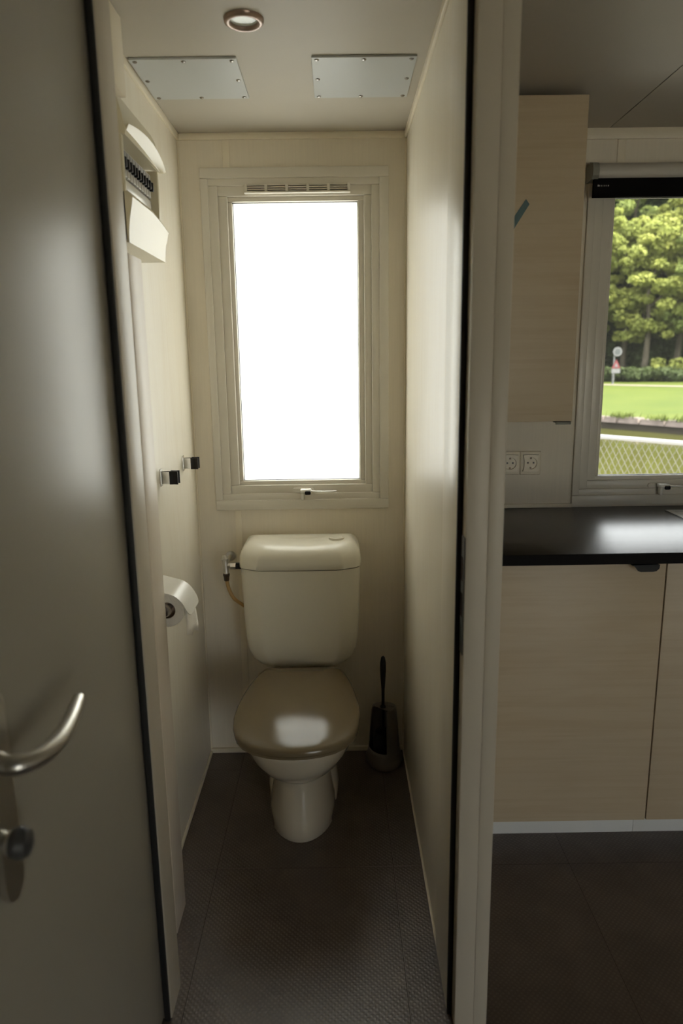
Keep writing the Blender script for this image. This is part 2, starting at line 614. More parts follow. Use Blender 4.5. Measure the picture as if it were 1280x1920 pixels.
# ------------------------------------------------------------------ windows
def window(n, dx, pane_mat, label):
    w = thing('window_%d' % n, label, 'window', (0.36 + dx, 0, 0.914), kind='structure')
    R = lambda a, b_, c, d: (a + dx, b_ + dx, c, d)
    bm = B()
    rect_ring(bm, R(0.066, 0.655, 0.914, 2.0), R(0.090, 0.626, 0.948, 1.969), -0.010, 0.0, 0.003)
    link('casing', bm, M_UPVC, w)
    bm = B()
    rect_ring(bm, R(0.085, 0.630, 0.945, 1.973), R(0.118, 0.601, 0.969, 1.948), -0.004, 0.06, 0.003)
    link('frame', bm, M_UPVC, w)
    bm = B()
    rect_ring(bm, R(0.116, 0.603, 0.967, 1.950), R(0.147, 0.577, 0.997, 1.919), 0.004, 0.05, 0.003)
    sash = link('sash', bm, M_UPVC, w)
    bm = B()
    rect_ring(bm, R(0.145, 0.579, 0.995, 1.921), R(0.161, 0.558, 1.011, 1.904), 0.014, 0.045, 0.004)
    link('glazing_bead', bm, M_UPVC, w)
    bm = B()
    rect_ring(bm, R(0.155, 0.565, 1.005, 1.910), R(0.1625, 0.5565, 1.0125, 1.9025), 0.026, 0.036)
    link('rubber_seal', bm, M_DGREY, w)
    bm = B()
    box(bm, 0.158 + dx, 0.562 + dx, 0.030, 0.034, 1.008, 1.907)
    link('pane', bm, pane_mat, w)
    # handle on the bottom rail
    hz = 0.978
    bm = B()
    pl = []
    for k in range(17):
        a = math.pi / 2 + math.pi * k / 16
        pl.append((0.336 + 0.008 * math.cos(a) + dx, hz + 0.008 * math.sin(a)))
    for k in range(17):
        a = -math.pi / 2 + math.pi * k / 16
        pl.append((0.392 + 0.008 * math.cos(a) + dx, hz + 0.008 * math.sin(a)))
    prism(bm, pl, 1, -0.003, 0.006)
    h = link('handle', bm, M_UPVC, w)
    bm = B()
    box(bm, 0.355 + dx, 0.393 + dx, -0.032, -0.002, hz - 0.006, hz + 0.008, 0.005, 3)
    box(bm, 0.357 + dx, 0.368 + dx, -0.030, -0.010, hz - 0.030, hz + 0.002, 0.004, 3)
    link('latch', bm, M_WHITEP, h)
    bm = B()
    tube(bm, smooth_path([(0.385 + dx, -0.024, hz + 0.002), (0.41 + dx, -0.026, hz), (0.44 + dx, -0.024, hz - 0.001), (0.478 + dx, -0.022, hz)], 4),
         [0.006, 0.006, 0.0055, 0.0055, 0.005, 0.005, 0.005, 0.0045, 0.0045, 0.004, 0.004, 0.004, 0.003], 10, 0.6)
    link('lever', bm, M_WHITEP, h)
    bm = B()
    box(bm, 0.371 + dx, 0.391 + dx, -0.037, -0.028, hz - 0.010, hz + 0.003, 0.004, 3)
    link('lock_button', bm, M_BLACK, h)
    return w

win1 = window(1, 0.0, M_FROST, 'tall white-framed window with frosted pane above the toilet')
win2 = window(2, KX, M_GLASS, 'white-framed clear window above the kitchen worktop')

window(3, 2.2, M_GLASS, 'unseen white-framed clear window added further right along the kitchen wall for daylight')  # out of view, added to brighten the kitchen ceiling

# trickle vent at the top of the toilet window
bm = B()
box(bm, 0.203, 0.213, -0.014, 0.004, 1.928, 1.951, 0.002)
box(bm, 0.525, 0.535, -0.014, 0.004, 1.928, 1.951, 0.002)
box(bm, 0.203, 0.535, -0.014, 0.004, 1.924, 1.930, 0.002)
vent = link('vent_housing', bm, M_UPVC, win1)
bm = B()
box(bm, 0.210, 0.528, -0.001, 0.004, 1.929, 1.951)
link('vent_backing', bm, mat('vent_shadow', (0.10, 0.075, 0.06), 0.7), vent)
for k in range(3):
    bm = B()
    z = 1.9335 + 0.0065 * k
    box(bm, 0.212, 0.527, -0.011, -0.001, z, z + 0.0036, 0.001, 1)
    link('vent_slat', bm, M_UPVC, vent)
for k in range(4):
    bm = B()
    x = 0.272 + 0.065 * k
    box(bm, x - 0.0045, x + 0.0045, -0.0125, -0.001, 1.930, 1.951, 0.001, 1)
    link('vent_clip', bm, M_UPVC, vent)

# unseen windows added behind the viewer: frames and panes that let fill daylight in
wn_i = 3
for (x0, x1, z0, z1) in REAR_FILL_WINS:
    wn_i += 1
    w = thing('window_%d' % wn_i, 'unseen white-framed window added in the wall behind the viewer for daylight', 'window', ((x0 + x1) / 2, YB, z0), kind='structure')
    bm = B()
    rect_ring(bm, (x0, x1, z0, z1), (x0 + 0.06, x1 - 0.06, z0 + 0.06, z1 - 0.06), YB - 0.09, YB + 0.01, 0.004)
    link('frame', bm, M_UPVC, w)
    bm = B()
    box(bm, x0 + 0.05, x1 - 0.05, YB - 0.05, YB - 0.046, z0 + 0.05, z1 - 0.05)
    link('pane', bm, M_GLASS, w)
for (a, b_, z0, z1) in SIDE_WINS:
    wn_i += 1
    w = thing('window_%d' % wn_i, 'white-framed window in the end wall of the living space', 'window', (XR, (a + b_) / 2, z0), kind='structure')
    bm = B()
    box(bm, XR - 0.01, XR + 0.09, a, a + 0.06, z0, z1, 0.004)
    box(bm, XR - 0.01, XR + 0.09, b_ - 0.06, b_, z0, z1, 0.004)
    box(bm, XR - 0.01, XR + 0.09, a, b_, z0, z0 + 0.06, 0.004)
    box(bm, XR - 0.01, XR + 0.09, a, b_, z1 - 0.06, z1, 0.004)
    link('frame', bm, M_UPVC, w)
    bm = B()
    box(bm, XR + 0.046, XR + 0.05, a + 0.05, b_ - 0.05, z0 + 0.05, z1 - 0.05)
    link('pane', bm, M_GLASS, w)

# ------------------------------------------------------------------ toilet
TX = 0.356
toilet = thing('toilet', 'white floor-standing toilet with closed brown lid and cream cistern', 'toilet', (TX, -0.36, 0))

def oval(hw, yf, yb, z, n=40, pf=2.0, pb=3.2, xc=TX):
    """rounded outline: elliptic towards the front (yf), squarer towards the back (yb)"""
    ym = yf + (yb - yf) * 0.5
    pts = []
    for k in range(n):
        a = 2 * math.pi * k / n
        ca, sa = math.cos(a), math.sin(a)
        p = pf if sa < 0 else pb
        x = math.copysign(abs(ca) ** (2 / p), ca) * hw
        y = math.copysign(abs(sa) ** (2 / p), sa) * (yb - yf) / 2
        pts.append(Vector((xc + x, ym + y, z)))
    return pts

bm = B()
secs = [(0.000, 0.101, -0.514, -0.16), (0.004, 0.104, -0.518, -0.16), (0.05, 0.102, -0.512, -0.16), (0.10, 0.094, -0.500, -0.16),
        (0.15, 0.086, -0.488, -0.16), (0.18, 0.083, -0.484, -0.16), (0.205, 0.090, -0.505, -0.16), (0.225, 0.106, -0.545, -0.158), (0.25, 0.128, -0.598, -0.155),
        (0.28, 0.147, -0.638, -0.15), (0.315, 0.162, -0.668, -0.145), (0.345, 0.169, -0.683, -0.14), (0.365, 0.172, -0.690, -0.14),
        (0.384, 0.173, -0.692, -0.14), (0.389, 0.167, -0.686, -0.145)]
loft(bm, [oval(hw, yf, yb, z) for z, hw, yf, yb in secs])
link('bowl', bm, M_CERAMIC, toilet, 1.2)
# rear foot flanges with the screw holes
for s in (-1, 1):
    bm = B()
    prof = [(0.0, 0.104), (0.06, 0.108), (0.13, 0.100), (0.20, 0.088)]
    loft(bm, [oval(hw * 0.42, -0.33, -0.17, z, 24, 2.5, 2.5, TX + s * hw * 0.62 + s * 0.004) for z, hw in prof])
    fl = link('foot_flange', bm, M_CERAMIC, toilet, 1.2)
    bm = B()
    cyl(bm, (TX + s * 0.088, -0.334, 0.145), (TX + s * 0.092, -0.316, 0.145), 0.006, 0.006, 12)
    link('screw', bm, mat('screw_brown', (0.06, 0.03, 0.02), 0.5), fl)

LID = [(-0.190, 0.112), (-0.194, 0.122), (-0.215, 0.133), (-0.26, 0.148), (-0.32, 0.162), (-0.39, 0.173), (-0.46, 0.180), (-0.52, 0.181), (-0.575, 0.175),
       (-0.62, 0.162), (-0.655, 0.141), (-0.683, 0.110), (-0.700, 0.072), (-0.709, 0.035)]
LP = [Vector((TX + hw, y, 0)) for y, hw in LID] + [Vector((TX, -0.711, 0))] + [Vector((TX - hw, y, 0)) for y, hw in reversed(LID)]
LC = Vector((TX, -0.40, 0))
def lid_ring(sc, z):
    return [LC + (p - LC) * sc + Vector((0, 0, z)) for p in LP]
bm = B()
loft(bm, [lid_ring(0.955, 0.388), lid_ring(0.985, 0.390), lid_ring(0.985, 0.397), lid_ring(0.96, 0.399)])
link('seat', bm, M_SEAT, toilet)
bm = B()
loft(bm, [lid_ring(0.97, 0.399), lid_ring(0.998, 0.4005), lid_ring(1.0, 0.405), lid_ring(0.998, 0.412), lid_ring(0.988, 0.4165), lid_ring(0.965, 0.4195)]
     + [lid_ring(q, 0.4545 - 0.0365 * q * q) for q in (0.93, 0.88, 0.8, 0.7, 0.6, 0.5, 0.4, 0.3, 0.2, 0.1, 0.03)])
link('lid', bm, M_SEAT, toilet, 1.2)
for s in (-1, 1):
    bm = B()
    cyl(bm, (TX + s * 0.075 - 0.02, -0.188, 0.404), (TX + s * 0.075 + 0.02, -0.188, 0.404), 0.011, None, 16)
    link('hinge', bm, M_SEAT, toilet)

def cist(hw, yf, z, ch=0.06, cd=0.030, yb=-0.0015, rz=0.0):
    """cistern outline at height z: flat front, softened front corners, straight sides"""
    q = []
    def arc(pts):
        q.extend(pts)
    base = [(-hw, yb), (-hw, yf + 0.062), (-hw + 0.003, yf + 0.044), (-hw + 0.010, yf + 0.031), (-hw + 0.022, yf + 0.021), (-hw + ch - 0.006, yf + 0.0032), (-hw + ch, yf + 0.0009), (-hw + ch + 0.008, yf)]
    base += [(-hw * 0.35, yf - 0.001), (0, yf - 0.0015), (hw * 0.35, yf - 0.001)]
    base += [(-x, y) for x, y in reversed(base[:8])]
    return [Vector((TX + x, y, z + rz * ((abs(x) / 0.17) ** 2))) for x, y in base]
bm = B()
cs = [(0.398, 0.105, -0.150, 0.05), (0.402, 0.125, -0.164, 0.05), (0.414, 0.150, -0.178, 0.055), (0.438, 0.171, -0.187, 0.06), (0.473, 0.184, -0.196, 0.06), (0.515, 0.188, -0.200, 0.064), (0.60, 0.1915, -0.202, 0.066), (0.70, 0.1945, -0.204, 0.066), (0.7525, 0.196, -0.205, 0.066)]
loft(bm, [cist(hw, yf, z, ch) for z, hw, yf, ch in cs])
link('cistern', bm, M_CISTERN, toilet, 0.9)
bm = B()
cl = [(0.7545, 0.196, -0.205, 0.0), (0.757, 0.199, -0.208, 0.0), (0.775, 0.199, -0.2075, 0.0), (0.790, 0.197, -0.205, 0.001), (0.803, 0.192, -0.199, 0.003),
      (0.814, 0.182, -0.188, 0.007), (0.822, 0.170, -0.170, 0.010), (0.827, 0.155, -0.148, 0.012), (0.829, 0.135, -0.128, 0.012), (0.829, 0.09, -0.112, 0.012), (0.829, 0.05, -0.104, 0.012)]
def back_of(z, hw):
    """the lid rounds down towards the wall"""
    return -0.0015 if z < 0.80 else (-0.006 if z < 0.81 else (-0.018 if z < 0.82 else (-0.036 if z < 0.825 else (-0.052 if z < 0.828 else (-0.064 if hw > 0.1 else (-0.078 if hw > 0.06 else -0.086))))))
def lid_section(z, hw, yf, rz):
    yb = back_of(z, hw)
    p = cist(hw, yf, z, 0.062 if hw > 0.1 else (0.04 if hw > 0.06 else 0.024), rz=rz, yb=yb)
    for q in p:
        q.y = min(q.y, yb)
    return p
loft(bm, [lid_section(z, hw, yf, rz) for z, hw, yf, rz in cl], cap1=True)
clid = link('cistern_lid', bm, M_CISTERN, toilet, 1.0)
bm = B()
lathe(bm, [(0.026, -0.004), (0.026, 0.004), (0.023, 0.0055), (0.0225, 0.0035), (0.005, 0.0045)], (TX + 0.120, -0.108, 0.8330), (0, 0.12, 1), 28)
link('flush_button', bm, M_CISTERN, toilet)

# ------------------------------------------------------------------ water valve and hose beside the cistern
v = thing('stop_valve', 'small chrome angle stop valve with amber hose left of the cistern', 'valve', (0.105, -0.0, 0.75))
VY = -0.115
bm = B()
cyl(bm, (0.106, 0.0, 0.75), (0.106, VY + 0.01, 0.75), 0.007)
lathe(bm, [(0.018, 0.0), (0.016, 0.004), (0.008, 0.006)], (0.106, 0.0, 0.75), (0, -1, 0))
link('wall_pipe', bm, M_CHROME, v)
bm = B()
cyl(bm, (0.107, VY, 0.722), (0.105, VY, 0.768), 0.0095)
cyl(bm, (0.106, VY, 0.749), (0.146, VY, 0.747), 0.0075)
link('body', bm, M_CHROME, v)
bm = B()
cyl(bm, (0.122, VY, 0.748), (0.140, VY, 0.7475), 0.0125, None, 6)
link('hex_nut', bm, M_STEEL, v)
bm = B()
cyl(bm, (0.139, VY, 0.7475), (0.158, VY, 0.747), 0.011, None, 14)
link('rubber_collar', bm, M_BLACK, v)
bm = B()
tube(bm, [(0.1045, VY, 0.765), (0.1035, VY, 0.773), (0.103, VY, 0.783)], [0.005, 0.010, 0.006], 12)
cyl(bm, (0.094, VY - 0.004, 0.7705), (0.116, VY - 0.004, 0.7705), 0.0042, None, 10)
link('tap_handle', bm, M_CHROME, v)
bm = B()
lathe(bm, [(0.0105, 0.0), (0.0115, -0.006), (0.0095, -0.012), (0.0085, -0.024), (0.0075, -0.026)], (0.107, VY, 0.722), (0, 0, 1), 14)
link('hose_nut', bm, mat('dark_brass', (0.05, 0.03, 0.015), 0.4), v)
bm = B()
tube(bm, smooth_path([(0.1075, VY, 0.698), (0.113, VY, 0.668), (0.128, VY, 0.635), (0.152, VY + 0.02, 0.605), (0.19, VY + 0.06, 0.56)], 6), 0.0062, 12)
link('hose', bm, M_HOSE, v)

# ------------------------------------------------------------------ toilet brush in its holder
BX, BY = 0.634, -0.086
hold = thing('brush_holder', 'grey tapered toilet brush holder with open front standing in the corner', 'brush holder', (BX, BY, 0))
def hold_ring(r, z, n=30, k=0.16):
    pts = []
    for i in range(n):
        a = 2 * math.pi * i / n
        rr = r * (1 + k * 0.35 * math.cos(3 * (a + math.pi / 2)))
        pts.append(Vector((BX + rr * math.cos(a), BY + rr * math.sin(a), z)))
    return pts
levels = [(0.0, 0.060), (0.008, 0.064), (0.028, 0.0645), (0.036, 0.060), (0.05, 0.0565), (0.062, 0.055), (0.085, 0.053), (0.11, 0.051), (0.14, 0.049), (0.17, 0.0465), (0.20, 0.044), (0.214, 0.041), (0.217, 0.036)]
bm = B()
rings = [[bm.verts.new(p) for p in hold_ring(r, z)] for z, r in levels]
n = 30
for j in range(len(rings) - 1):
    zc = (levels[j][0] + levels[j + 1][0]) / 2
    for i in range(n):
        a = (i + 0.5) / n * 360
        lo, hi = 183, 280
        if zc < 0.075:
            lo, hi = 183, 280
        if zc > 0.058 and lo < a < hi:
            continue
        bm.faces.new((rings[j][i], rings[j][(i + 1) % n], rings[j + 1][(i + 1) % n], rings[j + 1][i]))
bm.faces.new(list(reversed(rings[0])))
shell = link('shell', bm, M_HOLDER, hold, 0.7)
so = shell.modifiers.new('thickness', 'SOLIDIFY')
so.thickness = 0.0025
so.offset = -1
bm = B()
inner = [p for p in hold_ring(0.0355, 0.2165)]
cut = [p for i, p in enumerate(inner) if not (179 < i * 12 < 283)]
cut.append(Vector((BX + 0.004, BY - 0.002, 0.2165)))
loft(bm, [cut, [p + Vector((0, 0, -0.003)) for p in cut]])
link('top_cap', bm, M_HOLDER, hold)
br = thing('toilet_brush', 'black toilet brush with long upright handle resting in the grey holder', 'brush', (BX - 0.006, BY - 0.004, 0.02))
bm = B()
lathe(bm, [(0.0045, 0.12), (0.0052, 0.22), (0.0056, 0.28), (0.0085, 0.32), (0.0105, 0.355), (0.0100, 0.385), (0.0065, 0.403), (0.002, 0.408)], (BX - 0.004, BY - 0.004, 0), seg=16)
link('handle', bm, M_BLACK, br)
bm = B()
lathe(bm, [(0.010, 0.213), (0.0105, 0.2195), (0.006, 0.224)], (BX - 0.004, BY - 0.004, 0), seg=16)
link('collar', bm, M_BLACK, br)
bm = B()
lathe(bm, [(0.012, 0.022), (0.030, 0.035), (0.034, 0.06), (0.034, 0.10), (0.028, 0.125), (0.008, 0.135)], (BX - 0.004, BY - 0.004, 0), seg=20)
bh = link('bristle_head', bm, mat('black_bristle', (0.010, 0.010, 0.010), 0.9, bump=1.0, bscale=(400, 400, 400)), br)

# ------------------------------------------------------------------ toilet roll and holder on the left wall
rh = thing('roll_holder', 'white toilet roll holder with glossy hinged cover on the left wall', 'roll holder', (0, -0.665, 0.84))
bm = B()
prof = smooth_path([(0.004, 0, 0.873), (0.022, 0, 0.867), (0.05, 0, 0.8585), (0.078, 0, 0.849), (0.096, 0, 0.832), (0.107, 0, 0.812), (0.1145, 0, 0.795)], 5)
rings = []
th = 0.0022
n_p = len(prof)
for i, p in enumerate(prof):
    d = (prof[min(i + 1, n_p - 1)] - prof[max(i - 1, 0)]).normalized()
    nrm = Vector((d.z, 0, -d.x))
    if nrm.z > 0:
        nrm = -nrm
    f = max(0.0, (i - (n_p - 6)) / 5)
    ya, yb = -0.722 + 0.016 * f ** 2, -0.600 - 0.012 * f ** 2
    q = p + nrm * th
    rings.append([Vector((p.x, ya, p.z)), Vector((p.x, yb, p.z)), Vector((q.x, yb, q.z)), Vector((q.x, ya, q.z))])
loft(bm, rings)
link('cover', bm, M_WHITEP, rh, 0.5)
bm = B()
box(bm, 0.0, 0.006, -0.705, -0.615, 0.84, 0.888, 0.002)
link('wall_plate', bm, M_WHITEP, rh)
RC = Vector((0.052, 0, 0.803))
bm = B()
cyl(bm, (RC.x, -0.716, RC.z), (RC.x, -0.596, RC.z), 0.0075, None, 14)
lathe(bm, [(0.013, 0.0), (0.0155, 0.003), (0.0155, 0.010)], (RC.x - 0.001, -0.716, RC.z + 0.004), (0, 1, 0), 24)
tube(bm, [(RC.x, -0.600, RC.z), (0.03, -0.598, 0.83), (0.004, -0.600, 0.852)], 0.004, 10)
link('spindle', bm, mat('taupe_plastic', (0.34, 0.29, 0.24), 0.3), rh)
bm = B()
lathe(bm, [(0.006, 0.0), (0.0075, -0.0015), (0.0075, 0.003)], (RC.x - 0.003, -0.717, RC.z + 0.005), (0, 1, 0), 20)
link('end_button', bm, mat('greige_plastic', (0.42, 0.38, 0.33), 0.35), rh)
roll = thing('toilet_roll', 'white toilet paper roll with a short sheet hanging from its holder', 'toilet roll', (RC.x, -0.65, RC.z - 0.045))
bm = B()
ro, ri = 0.044, 0.0215
ang = [2 * math.pi * k / 40 for k in range(40)]
def rr(r, y):
    return [Vector((RC.x + r * math.cos(a), y, RC.z + r * math.sin(a))) for a in ang]
loft(bm, [rr(ri, -0.697), rr(ro - 0.002, -0.697), rr(ro, -0.695), rr(ro, -0.602), rr(ro - 0.002, -0.600), rr(ri, -0.600)], False, False)
link('paper', bm, M_PAPER, roll, 0.5)
bm = B()
loft(bm, [rr(ri - 0.0012, -0.696), rr(ri, -0.696), rr(ri, -0.601), rr(ri - 0.0012, -0.601)], False, False)
link('core', bm, M_CARD, roll)
bm = B()
rows = []
path = [(RC.x + 0.0445, RC.z + 0.012), (RC.x + 0.0455, RC.z - 0.005), (RC.x + 0.047, RC.z - 0.025), (RC.x + 0.0475, RC.z - 0.040), (RC.x + 0.047, RC.z - 0.052), (RC.x + 0.046, RC.z - 0.070)]
for i, (x, z) in enumerate(path):
    row = []
    for k in range(9):
        t = k / 8
        y = -0.694 + 0.092 * t
        zz = z + (0.004 * math.sin(9 * t + 1) - 0.020 * t) * (i / 5) ** 2
        row.append(bm.verts.new((x + 0.002 * math.sin(7 * t) * i / 5 + 0.010 * t * i / 5, y, zz)))
    rows.append(row)
for a, b_ in zip(rows[:-1], rows[1:]):
    for k in range(8):
        bm.faces.new((a[k], a[k + 1], b_[k + 1], b_[k]))
sh = link('hanging_sheet', bm, M_PAPER, roll, 1.0)
so = sh.modifiers.new('thickness', 'SOLIDIFY')
so.thickness = 0.0006

# ------------------------------------------------------------------ spring clips on the left wall
def clip(y, label):
    t = thing('broom_clip', label, 'clip', (0, y, 1.10), 'spring clips on the left wall')
    z = 1.102
    bm = B()
    box(bm, 0.0, 0.002, y - 0.011, y + 0.011, z - 0.024, z + 0.024, 0.0008, 1)
    link('back_plate', bm, M_STEEL, t)
    for s in (-1, 1):
        bm = B()
        pts = [(0.002, s * 0.004), (0.012, s * 0.007), (0.026, s * 0.010), (0.038, s * 0.0085), (0.046, s * 0.0115)]
        poly = [(x, y + yy) for x, yy in pts] + [(x, y + yy + s * 0.0012) for x, yy in reversed(pts)]
        prism(bm, poly, 2, z - 0.0165, z + 0.0165)
        arm = link('spring_arm', bm, M_STEEL, t)
        bm = B()
        pts = [(0.026, s * 0.0100), (0.032, s * 0.0098), (0.039, s * 0.0088), (0.049, s * 0.0120)]
        poly = [(x, y + yy - s * 0.0015) for x, yy in pts] + [(x, y + yy + s * 0.0026) for x, yy in reversed(pts)]
        prism(bm, poly, 2, z - 0.0175, z + 0.0175)
        link('rubber_grip', bm, M_BLACK, arm)
    return t
clip(-0.463, 'steel spring clip with black grips, the one nearer the door')
clip(-0.180, 'steel spring clip with black grips, the one nearer the window corner')

# ------------------------------------------------------------------ cable duct and fuse box
bm = B()
box(bm, 0.0, 0.063, -0.850, -0.750, 0.0, 1.628, 0.002)
tag(link('cable_duct', bm, M_DUCT), 'pale boxed cable duct rising from the floor to below the fuse box', 'duct')
bm = B()
box(bm, 0.0, 0.055, -0.850, -0.750, 1.948, H - 0.003, 0.002)
tag(link('cable_duct', bm, M_TRIM), 'short boxed cable duct between the fuse box and the ceiling', 'duct')

fb = thing('fuse_box', 'cream wall fuse box with raised flap and row of breakers', 'fuse box', (0, -0.67, 1.652))
FY0, FY1 = -0.822, -0.522
bm = B()
box(bm, 0.0, 0.022, FY0, FY1, 1.655, 1.93, 0.002)
box(bm, 0.0, 0.058, FY1 - 0.014, FY1, 1.655, 1.86, 0.002)
box(bm, 0.0, 0.058, FY0, FY0 + 0.014, 1.655, 1.86, 0.002)
link('housing', bm, M_CREAMP, fb)
bm = B()
hood = [(0.0, 1.945), (0.046, 1.943), (0.055, 1.925), (0.061, 1.90), (0.068, 1.868), (0.0655, 1.858), (0.035, 1.866), (0.0, 1.866)]
prism(bm, [(x, z) for x, z in hood], 1, FY0, FY1)
link('top_hood', bm, M_CREAMP, fb, 0.5)
# raised flap: curved shell sticking out under the hood
bm = B()
rings = []
for i in range(15):
    t = i / 14
    y = FY0 + 0.004 + (FY1 - FY0 - 0.004) * t
    bul = math.sin(math.pi * min(1, 0.08 + t * 0.92)) ** 0.8
    x1 = 0.071 + 0.006 * t + 0.010 * bul
    z1 = 1.872 + 0.018 * bul - 0.012 * t
    x0, z0 = 0.060, 1.862 - 0.004 * t
    up = Vector((-0.0016, 0, 0.0020))
    a0, a1 = Vector((x0, y, z0)), Vector((x1, y, z1))
    mid = (a0 + a1) / 2 + Vector((0.002, 0, -0.002))
    rings.append([a0, mid, a1, a1 + up, mid + up, a0 + up])
loft(bm, rings)
link('flap', bm, M_CREAMP, fb, 0.6)
bm = B()
rings = []
for i in range(17):
    t = i / 16
    y = FY0 + (FY1 - FY0) * t
    dz = -0.020 * max(0.0, (t - 0.45) / 0.55) ** 1.6
    dx = 0.003 * t
    rings.append([Vector((x + (dx if x > 0.02 else 0), y, z + (dz if z > 1.73 else (dz * 0.5 if z > 1.70 else 0)))) for x, z in
                  [(0.0, 1.652), (0.060, 1.652), (0.0600, 1.662), (0.0608, 1.675), (0.0630, 1.692), (0.0665, 1.710), (0.0705, 1.728), (0.0725, 1.740), (0.0700, 1.746), (0.063, 1.751), (0.050, 1.753), (0.030, 1.753), (0.0, 1.753)]])
loft(bm, rings)
link('lower_cover', bm, M_CREAMP, fb, 0.5)
bm = B()
box(bm, 0.030, 0.040, -0.795, -0.545, 1.765, 1.850, 0.002)
link('breaker_mask', bm, M_GREYP, fb)
bm = B()
box(bm, 0.040, 0.0445, -0.785, -0.555, 1.768, 1.788, 0.001)
link('label_strip', bm, M_WHITEP, fb)
M_BRK = mat('breaker_plastic', (0.45, 0.42, 0.36), 0.4)
bm = B()
box(bm, 0.040, 0.0470, -0.0090, 0.0090, 1.792, 1.845, 0.001, 1)
brk_mesh = None
bm2 = B()
box(bm2, 0.0465, 0.0560, -0.0045, 0.0045, 1.806, 1.826, 0.002, 2)
bm3 = B()
box(bm3, 0.0468, 0.0480, -0.0075, 0.0075, 1.830, 1.842, 0.0004, 1)
bp0 = tp0 = wp0 = None
slots = [-0.785 + 0.0215 * k for k in range(11)]
for k, y in enumerate(slots):
    if bp0 is None:
        b_o = link('breaker', bm, M_BRK, fb)
        t_o = link('toggle', bm2, M_BLACK, b_o)
        w_o = link('rating_window', bm3, mat('breaker_window', (0.28, 0.29, 0.31), 0.3), b_o)
        bp0, tp0, wp0 = b_o, t_o, w_o
    else:
        b_o = link('breaker', None, None, fb, mesh=bp0.data)
        t_o = link('toggle', None, None, b_o, mesh=tp0.data)
        w_o = link('rating_window', None, None, b_o, mesh=wp0.data)
    b_o.location.y = y
# ------------------------------------------------------------------ ceiling panels and downlight
def access_panel(x0, x1, y0, y1, label):
    t = thing('access_panel', label, 'panel', ((x0 + x1) / 2, (y0 + y1) / 2, H - 0.005), 'white cover panels on the toilet ceiling')
    bm = B()
    box(bm, x0, x1, y0, y1, H - 0.005, H, 0.0008, 1)
    link('cover', bm, M_PANEL, t)
    i = 0.012
    for fx in (0, 0.5, 1):
        for fy in (0, 0.5, 1):
            if fx == 0.5 and fy == 0.5:
                continue
            bm = B()
            lathe(bm, [(0.0018, -0.0030), (0.0045, -0.0020), (0.0058, 0.0)], (x0 + i + (x1 - x0 - 2 * i) * fx, y0 + i + (y1 - y0 - 2 * i) * fy, H - 0.005), seg=12)
            link('screw', bm, mat('screw_metal', (0.28, 0.26, 0.24), 0.25, metal=1.0), t)
access_panel(0.012, 0.262, -0.552, -0.300, 'screwed white ceiling cover panel on the left, beside the fuse box wall')
access_panel(0.436, 0.682, -0.552, -0.298, 'screwed white ceiling cover panel on the right, beside the partition')
dl = thing('downlight', 'round recessed ceiling downlight with brown metal ring', 'light', (0.303, -0.73, H))
bm = B()
lathe(bm, [(0.0285, 0.004), (0.0275, -0.004), (0.030, -0.008), (0.036, -0.0095), (0.0405, -0.006), (0.042, 0.0)], (0.303, -0.73, H), seg=40, cap0=False, cap1=False)
link('ring', bm, M_RING, dl, 1.0)
bm = B()
lathe(bm, [(0.0285, 0.004), (0.0280, -0.0015), (0.020, -0.001), (0.010, -0.0005)], (0.303, -0.73, H), seg=32, cap0=False)
link('lens', bm, M_LENS, dl, 1.0)

# ------------------------------------------------------------------ kitchen
WX0 = 0.7885
wk = thing('worktop', 'black kitchen worktop below the clear window', 'worktop', ((WX0 + XR) / 2, -0.3, 0.878))
bm = B()
box(bm, WX0, XR, -0.603, -0.001, 0.878, 0.907, 0.0015)
link('surface', bm, M_WORK, wk)
bm = B()
box(bm, WX0, XR, -0.6055, -0.603, 0.878, 0.9065, 0.0008, 1)
link('edge_band', bm, mat('matt_black_edge', (0.010, 0.009, 0.009), 0.8, spec=0.15), wk)

def handle_pull(cx, zt, parent):
    bm = B()
    poly = [(cx - 0.036, zt), (cx + 0.036, zt), (cx + 0.035, zt - 0.010), (cx + 0.028, zt - 0.017), (cx + 0.018, zt - 0.019), (cx - 0.014, zt - 0.019), (cx - 0.021, zt - 0.016), (cx - 0.030, zt - 0.004)]
    prism(bm, poly, 1, -0.596, -0.593)
    box(bm, cx - 0.034, cx + 0.034, -0.594, -0.561, zt - 0.003, zt)
    return link('handle', bm, M_BLACK, parent)

def base_cabinet(x0, x1, hx, label):
    t = thing('base_cabinet', label, 'cabinet', ((x0 + x1) / 2, -0.27, 0), 'pale wood kitchen base cabinets')
    bm = B()
    box(bm, x0, x1, -0.541, -0.002, 0.092, 0.8775)
    link('body', bm, M_KIT, t)
    bm = B()
    box(bm, x0, x1, -0.487, -0.47, 0.0, 0.0925, 0.001)
    link('plinth', bm, M_PLINTH, t)
    bm = B()
    box(bm, x0 + 0.0015, x1 - 0.0015, -0.562, -0.5425, 0.094, 0.872, 0.0015)
    d = link('door', bm, M_KIT, t)
    if hx is not None:
        handle_pull(hx, 0.8725, d)
base_cabinet(WX0, 1.3595, 1.289, 'pale wood base cabinet with black edge pull beside the door frame')
base_cabinet(1.3600, 1.960, 1.66, 'pale wood base cabinet below the sink, at the right picture edge')
base_cabinet(1.9605, XR - 0.002, 2.6, 'pale wood base cabinet at the far end beyond the sink')

